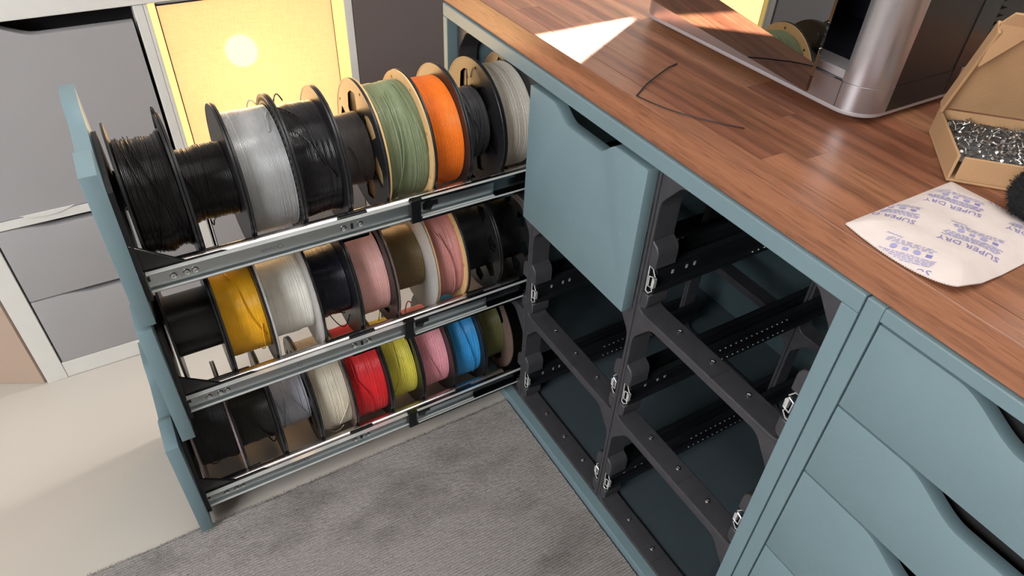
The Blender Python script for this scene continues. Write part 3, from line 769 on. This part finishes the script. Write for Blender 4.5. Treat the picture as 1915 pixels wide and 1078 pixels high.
# ------------------------------------------------------------------ counter of hardwood staves
ct = thing('countertop', 'thick oiled hardwood counter of glued staves across the teal cabinets', 'countertop', (.4, .3, .0207))
ys = [.0045, .0500, .0945, .1100, .1440, .1850, .2360, .2800, .3250, .3700, .4150, .4600, .5100, .5600, .60]
ys = [.0045, .0330, .0690, .1095, .1445, .1870, .2350, .2800, .3250, .3700, .4150, .4600, .5100, .5600, .60]
joints = {0: [.83], 1: [-.10, .372], 2: [-.02, .392, .78], 3: [.315, .70], 4: [-.12, .24, .60], 5: [.05, .45], 6: [-.1, .3, .7]}
for i in range(len(ys)-1):
    js = joints.get(i) or sorted([rng.uniform(-.2, .1), rng.uniform(.25, .6)])
    xs = [-.31]+list(js)+[.98]
    for a, b in zip(xs[:-1], xs[1:]):
        o = part('stave', MB().box(a+.00004, b-.00004, ys[i]+.00004, ys[i+1]-.00004, .0212, ZC+rng.uniform(-.00005, .00005)), M['wood'], ct, bevel=.0010 if i == 0 else .00012, seg=2 if i == 0 else 1)
# ------------------------------------------------------------------ teal drawer unit on the right
du = thing('drawer_unit', 'teal drawer unit with curved finger cut-outs at the right end of the counter', 'drawer unit', (.72, .29, ZF))
ux0, ux1 = .5396, .8980
part('side_panel', MB().box(ux0, ux0+.0172, 0, CY1, ZF+.002, .0205), M['teal'], du, bevel=.0014)
part('side_panel', MB().box(ux1-.0172, ux1, 0, CY1, ZF+.002, .0205), M['teal'], du, bevel=.0014)
part('top_panel', MB().box(ux0+.0174, ux1-.0174, 0, CY1, .0062, .0204), M['teal'], du, bevel=.0012)
part('bottom_rail', MB().box(ux0+.0174, ux1-.0174, .002, CY1, ZF+.002, -.655), M['teal'], du, bevel=.0012)
part('dark_infill', MB().box(ux0+.018, ux1-.018, .03, CY1, -.654, .0060), M['void'], du)  # solid dark block stands where the drawer boxes would be
zz = [.0048, -.0996, -.2026, -.3485, -.4985, -.6530]
dx0, dx1 = .5587, .8788
for i in range(5):
    z1, z0 = zz[i]-(.0016 if i else .0012), zz[i+1]+.0010
    pts = [(dx0, z0), (dx1, z0), (dx1, z1)]
    for k in range(41):
        x = .806-.176*k/40; d_ = .0262*sstep((x-.630)/.066)*sstep((.806-x)/.066)
        pts.append((x, z1-d_))
    pts.append((dx0, z1))
    dr = part('drawer', MB().plate(pts, [], 'Y', .0008, .0165), M['teal'], du, bevel=.0012, seg=2, smooth=.6)

# ------------------------------------------------------------------ printer
pr = thing('printer', 'silver desktop 3D printer with rounded corners and dark glass door ajar', 'printer', (.187, .36, ZC))
X0, X1, Y0, Y1 = -.001, .3735, .1725, .560
ZB, ZT_ = .0665, .515
def body_outline(inset=0, r=.036):
    return rrect(X0+inset, X1-inset, Y0+inset, Y1-inset, r-inset, 10)
part('base_shell', MB().plate(body_outline(), [], 'Z', ZB+.004, .099), M['silver'], pr, bevel=.001, seg=1, smooth=.6)
part('skirt_reflection', MB().box(X1-.001, X1+.0003, .2128, .3122, ZB+.0045, .0990), M['printer_dark'], pr, bevel=.0001, seg=1)  # added dark plate painting the dark reflection on the base's side
part('base_rim', MB().plate(body_outline(.0015), [], 'Z', ZB-.001, ZB+.0036), M['printer_grey'], pr, bevel=.0012, seg=2, smooth=.6)
part('top_shell', MB().plate(body_outline(), [], 'Z', .462, ZT_), M['silver'], pr, bevel=.004, seg=3, smooth=.6)
def pillar(xin, xout, sgn):
    cx = xout-sgn*.036; pts = [(xin, Y0)]
    for i in range(11):
        a = -PI/2+(PI/2)*i/10; pts.append((cx+sgn*.036*math.cos(a), Y0+.036+.036*math.sin(a)))
    pts += [(xout, .2125), (xout-sgn*.004, .2125), (xout-sgn*.004, Y0+.038)]
    pts += [(xin, Y0+.030)]
    return pts
part('corner_pillar', MB().plate(pillar(.3385, X1, 1), [], 'Z', .0993, .4617), M['silver'], pr, bevel=.0008, seg=1, smooth=.5)
part('corner_pillar', MB().plate(pillar(.0340, X0, -1), [], 'Z', .0993, .4617), M['silver'], pr, bevel=.0008, seg=1, smooth=.5)
part('side_panel', MB().box(X1-.005, X1-.0003, .2128, .312, .0993, .4617), M['printer_dark'], pr)  # dark colour stands in for the dark room reflected in the metal
part('side_panel', MB().box(X0+.0004, X0+.005, .2128, .56, .0993, .4617), M['printer_dark'], pr)
mb = MB().box(X1-.010, X1+.0006, .3124, .3300, .0700, .4617).box(X1-.012, X1-.001, .3305, .355, .0700, .4617)
part('rear_cover', mb, M['gloss_black'], pr, bevel=.0012, seg=1)
part('rear_shell', MB().box(X0+.006, X1-.0122, .3555, Y1-.002, .0995, .4615), M['printer_dark'], pr)
mb = MB()
for k in range(34):
    mb.box(X1-.012, X1-.002, .3562, .372, .112+k*.0085, .1165+k*.0085)
v_ = part('vent_fins', mb, M['printer_dark'], pr); v_['kind'] = 'stuff'
part('chamber', MB().box(.036, .3365, .352, .354, .1, .46).box(.036, .040, .206, .352, .1, .46).box(.3325, .3365, .206, .352, .1, .46).box(.036, .3365, .206, .352, .0993, .1015), M['chamber'], pr)
part('front_ledge', MB().box(.0345, .338, Y0+.004, Y0+.034, .0992, .1085), M['printer_grey'], pr, bevel=.001, seg=1)
part('seam_line', MB().box(.3380, .3386, Y0-.0002, Y0+.004, ZB+.005, .0990), M['void'], pr)
mb = MB().box(.327, .3385, Y0-.0002, Y0+.002, .0988, .0994)
part('seam_line', mb, M['void'], pr)
for fx, fy in ((.045, .215), (.335, .212), (.045, .52), (.335, .52)):
    part('foot', MB().plate(circle(.020, 24, fx, fy), [], 'Z', ZC+.0001, ZB-.0008), M['foot'], pr, bevel=.002, seg=1, smooth=.6)
# door ajar: hinge on the left, turned by about eight degrees
hx, hy, ang = .030, .1685, math.radians(-7.2)
ux = Vector((math.cos(ang), math.sin(ang), 0)); uy = Vector((-math.sin(ang), math.cos(ang), 0)); uz = Vector((0, 0, 1))
DW = .303; dz0, dz1 = .0935, .470
def door_part(name, u0, u1, v0, v1, z0, z1, material, root=None, **k):
    mb = MB(); mb.obox(Vector((hx, hy, 0))+ux*((u0+u1)/2)+uy*((v0+v1)/2)+uz*((z0+z1)/2), ux, uy, uz, (u1-u0)/2, abs(v1-v0)/2, (z1-z0)/2)
    return part(name, mb, material, root or pr, **k)
dg = door_part('door', 0, DW, -.004, 0, dz0, dz1, M['glass'])
door_part('door_border', .001, DW-.001, .0003, .0012, dz0+.001, dz0+.0225, M['gloss_black'], dg)
door_part('door_border', DW-.020, DW-.001, .0003, .0012, dz0+.023, dz1-.001, M['gloss_black'], dg)
door_part('door_border', .001, .020, .0003, .0012, dz0+.023, dz1-.001, M['gloss_black'], dg)

# ------------------------------------------------------------------ cardboard box of screws
bx = thing('cardboard_box', 'small brown cardboard box of screws with its lid half open', 'box', (.50, .24, ZC))
A = Vector((.4110, .2425, ZC+.0004)); u = Vector((.68, -.7332, 0)); vv = Vector((.7332, .68, 0)); zU = Vector((0, 0, 1))
BW, BL, BH, T = .1065, .175, .0272, .0026
def bwall(name, a0, a1, b0, b1, z0, z1, material=M['card'], root=bx, bev=.0006):
    mb = MB(); c = A+u*((a0+a1)/2)+vv*((b0+b1)/2)+zU*((z0+z1)/2)
    mb.obox(c, u, vv, zU, (a1-a0)/2, (b1-b0)/2, (z1-z0)/2)
    return part(name, mb, material, root, bevel=bev, seg=1)
bwall('floor_panel', 0, BW, 0, BL, 0, T)
bwall('side_wall', 0, BW, 0, T, T, BH+.0004)
bwall('side_wall', 0, BW, BL-T, BL, T, BH)
bwall('front_wall', BW-T-.0006, BW-.0006, T+.0040, BL-T, T, BH-.0012)
bwall('inner_flap', BW-T*2-.0008, BW-T-.0008, T+.0065, BL-T-.001, T, BH-.0035)
bwall('back_wall', 0, T, T, BL-T, T, BH)
th = math.radians(63)
lu = u*math.cos(th)+zU*math.sin(th); ln = zU*math.cos(th)-u*math.sin(th)
LB = A+zU*(BH+.0008)
def lwall(name, a0, a1, b0, b1, n0, n1):
    mb = MB(); c = LB+lu*((a0+a1)/2)+vv*((b0+b1)/2)+ln*((n0+n1)/2)
    mb.obox(c, lu, vv, ln, (a1-a0)/2, (b1-b0)/2, (n1-n0)/2)
    return part(name, mb, M['card'], bx, bevel=.0006, seg=1)
lwall('lid', 0, .118, .001, BL-.001, 0, T)
lwall('lid_side', .006, .118, -.0020, .0009, -.012, T)
# dust flap: slanted ear at the lid's free corner
mb = MB(); pts = [(.082, -.0015), (.122, -.0015), (.134, .004), (.134, .030), (.120, .030)]
flap = [(LB+lu*a_+vv*b_) for a_, b_ in pts]
mb.add([p+ln*(-.020 if i in (0,) else -.006) for i, p in enumerate(flap)]+[p+ln*(-.0035) for p in flap], [tuple(range(5)), tuple(range(9, 4, -1))]+[(i, (i+1) % 5, (i+1) % 5+5, i+5) for i in range(5)])
part('dust_flap', mb, M['card'], bx)
lwall('tuck_flap', .1185, .1335, .022, BL-.02, -.010, -.0075)
# heap under the separate screws
mb = MB(); n1, n2 = 50, 80
for i in range(n1+1):
    for j in range(n2+1):
        a_ = T+.0002+(BW-3*T-.0016)*i/n1; b_ = T+.0004+(BL-2*T-.0008)*j/n2
        h = T+.0150+.0022*mnoise.noise(Vector((a_*60, b_*60, 0)))+rng.uniform(-.0006, .0006)
        mb.v.append(tuple(A+u*a_+vv*b_+zU*h))
for i in range(n1):
    for j in range(n2):
        q = i*(n2+1)+j; mb.f.append((q, q+1, q+n2+2, q+n2+1))
hp = mkobj('screw_heap', mb, M['heap'], recalc=False)
tag(hp, 'lower mass of small steel screws filling the cardboard box', 'screws', kind='stuff')
sm = MB()
sm.lathe([(0, .0001), (0, .0018), (.0004, .0024), (.0009, .0021), (.0012, .0010), (.0012, .0009), (.0072, .0009), (.0088, .0001)], 0, 0, 8)
mb = MB(); mb.v = [(x, z, y) for x, y, z in sm.v]; mb.f = sm.f
scr0 = mkobj('screw', mb, M['screw'], smooth=.6)
tag(scr0, 'tiny steel screw lying in the heap in the cardboard box', 'screw', 'loose screws in the box')
for k in range(298):
    o = scr0 if k == 0 else scr0.copy()
    if k: COL.objects.link(o)
    a_ = rng.uniform(.010, BW-.017); b_ = rng.uniform(.010, BL-.010)
    o.location = A+u*a_+vv*b_+zU*(T+.0160+rng.uniform(0, .0040))
    o.scale = (.84, .84, .84)
    o.rotation_euler = (rng.gauss(1.5, .9), rng.gauss(0, .9), rng.uniform(0, 6.28))

# ------------------------------------------------------------------ desiccant packet
pk = thing('desiccant_packet', 'white paper desiccant packet printed in pale violet, lying on the counter', 'packet', (.54, .09, ZC))
PX0, PX1, PY0, PY1 = .4885, .5965, .0135, .1650
def psurf(x, y):
    s = (x-PX0)/(PX1-PX0); t = (y-PY0)/(PY1-PY0)
    e = max(0, min(s, 1-s, t, 1-t)); pil = 1-(1-min(1, e/.28))**2
    z = .0022+.0075*pil+.0013*mnoise.noise(Vector((x*45, y*45, 2)))*min(1, e*12+.2)
    z += .006*max(0, (s-.55)/.45)**2*max(0, (.35-t)/.35)      # lifted near corner
    return ZC+z
def pwarp(x, y):
    """the left short edge sags slightly, the near corner is rounded"""
    s = (x-PX0)/(PX1-PX0); t = (y-PY0)/(PY1-PY0)
    y2 = y-.0065*math.sin(PI*s)*(1-t)**3
    x2 = x-.005*max(0, (s-.8)/.2)**2*max(0, 1-t*6)
    return x2, y2
mb = MB(); n1, n2 = 104, 54
top = []; 
for lay in (0, 1):
    for i in range(n1+1):
        for j in range(n2+1):
            s = i/n1; t = j/n2
            x = PX0+(PX1-PX0)*s; y = PY0+(PY1-PY0)*t
            z = psurf(x, y) if lay == 0 else max(ZC+.0004, psurf(x, y)-.0010-.006*min(1, min(s, 1-s, t, 1-t)*5))
            zig = .00055*(1 if i % 2 else -1)
            if j == 0: y += -zig
            if j == n2: y += zig
            x2, y2 = pwarp(x, y)
            mb.v.append((x2, y2, z))
o1 = (n1+1)*(n2+1)
for i in range(n1):
    for j in range(n2):
        q = i*(n2+1)+j; mb.f.append((q, q+n2+1, q+n2+2, q+1)); mb.f.append((o1+q, o1+q+1, o1+q+n2+2, o1+q+n2+1))
for i in range(n1):
    for j in (0, n2):
        q = i*(n2+1)+j; mb.f.append((q, q+n2+1, o1+q+n2+1, o1+q))
for j in range(n2):
    for i in (0, n1):
        q = i*(n2+1)+j; mb.f.append((q, q+1, o1+q+1, o1+q))
part('pouch', mb, M['packet'], pk, smooth=.9)
tdir = Vector((-.940, -.342, 0)); tup = Vector((.342, -.940, 0))
def on_packet(pts2, faces, c, acc, lift=.00035):
    ok = []; vs = []
    for p in pts2:
        q = Vector((c[0], c[1], 0))+tdir*p[0]+tup*p[1]
        vs.append(q)
    idx = {}
    for f_ in faces:
        if all(PX0+.001 < vs[i].x < PX1-.001 and PY0+.001 < vs[i].y < PY1-.001 for i in f_):
            o = len(acc.v)
            for i in f_:
                x2, y2 = pwarp(vs[i].x, vs[i].y)
                acc.v.append((x2, y2, psurf(vs[i].x, vs[i].y)+lift))
            acc.f.append(tuple(range(o, o+len(f_))))
def bar(u0, u1, v0, v1, n=6):
    vs = []; fs = []
    for i in range(n+1):
        uu = u0+(u1-u0)*i/n; vs += [(uu, v0), (uu, v1)]
    fs = [(2*i, 2*i+2, 2*i+3, 2*i+1) for i in range(n)]
    return vs, fs
SDt = textmesh('SUPER DRY', .0094)
SDt = ([(x*1.0, y, z) for x, y, z in SDt[0]], SDt[1])
def block(c):
    ink = MB(); pale = MB()
    on_packet(SDt[0], SDt[1], c, ink)
    k = random.Random(int(c[0]*9999))
    for r_ in range(5):      # fine print between title and symbols
        w0 = -.024+k.uniform(0, .004)
        while w0 < .020:
            ww = k.uniform(.002, .006); b_ = bar(w0, min(.024, w0+ww), -.0072-r_*.0017, -.0064-r_*.0017, 4)
            on_packet(b_[0], b_[1], c, pale); w0 += ww+.0008
    for r_ in range(4):
        w0 = -.022+k.uniform(0, .006)
        while w0 < .016:
            ww = k.uniform(.002, .005); b_ = bar(w0, w0+ww, -.0232-r_*.0015, -.0226-r_*.0015, 3)
            on_packet(b_[0], b_[1], c, pale); w0 += ww+.0012
    b_ = bar(.008, .021, -.0310, -.0302, 10); b_ = ([(p[0], p[1]+.0010*math.sin(p[0]*2200)) for p in b_[0]], b_[1]); on_packet(b_[0], b_[1], c, pale)
    for r_ in range(4):
        x = -.016+r_*.0088
        v_, f_ = bar(x-.0022, x+.0022, -.0205, -.0168, 3); on_packet(v_, f_, c, ink if r_ == 0 else pale)
        if r_ % 2: on_packet([(x+.0028*math.cos(2*PI*i/10), -.0187+.0026*math.sin(2*PI*i/10)) for i in range(10)], [tuple(range(10))], c, pale, .0005)
    if ink.v: part('printed_words', ink, M['ink'], pk, recalc=False)['kind'] = 'stuff'
    if pale.v: part('fine_print', pale, M['ink2'], pk, recalc=False)['kind'] = 'stuff'
for c in ((.5215, .1115), (.5650, .0680), (.5005, .0510), (.5850, .1320), (.5480, .0090), (.4800, .1600), (.5500, .1660)):
    block(c)

# ------------------------------------------------------------------ small things on the counter
tag(mkobj('filament_offcut', MB().tube([(.1520, .1135, ZC+.0010), (.160, .093, ZC+.0028), (.172, .068, ZC+.0034), (.187, .036, ZC+.0026), (.2022, .0112, ZC+.0009)], .0009, 8), M['f_matte'], smooth=3.2),
    'thin black filament offcut, the shorter one lying across the wood grain', 'offcut')
pts = [(.2022+.1147*t, .0100+.0545*t-.028*math.sin(PI*t)*.45, ZC+.0009+.0006*math.sin(PI*t)) for t in [i/16 for i in range(17)]]
tag(mkobj('filament_offcut', MB().tube(pts, .0006, 8), M['f_matte'], smooth=3.2), 'longer thin dark filament offcut near the counter edge', 'offcut')

fz = thing('fuzzy_ball', 'black fuzzy ball beside the box of screws at the right edge', 'ball', (.560, .172, ZC))
mb = MB(); rr = random.Random(5)
for i in range(25):
    for j in range(40):
        th_ = PI*i/24; ph_ = 2*PI*j/40; d_ = Vector((math.sin(th_)*math.cos(ph_), math.sin(th_)*math.sin(ph_), math.cos(th_)))
        r_ = .0240*(1+.05*mnoise.noise(d_*4)); mb.v.append(tuple(Vector((.560, .172, ZC+.0248))+d_*r_))
for i in range(24):
    for j in range(40):
        mb.f.append((i*40+j, i*40+(j+1) % 40, (i+1)*40+(j+1) % 40, (i+1)*40+j))
part('core', mb, M['fuzz'], fz, smooth=3.2, recalc=False)
mb = MB()
for k in range(3200):
    d_ = Vector((rr.gauss(0, 1), rr.gauss(0, 1), rr.gauss(0, 1))).normalized()
    if d_.z < -.9: continue
    p0 = Vector((.560, .172, ZC+.0248))+d_*.0236; p1 = p0+d_*rr.uniform(.0015, .0042)+Vector((rr.uniform(-1, 1), rr.uniform(-1, 1), rr.uniform(-1, 1)))*.0016
    if p1.z < ZC+.0005: continue
    mb.tube([p0, p1], .00022, 3, False)
fu = part('fuzz', mb, M['fuzz'], fz, recalc=False); fu['kind'] = 'stuff'
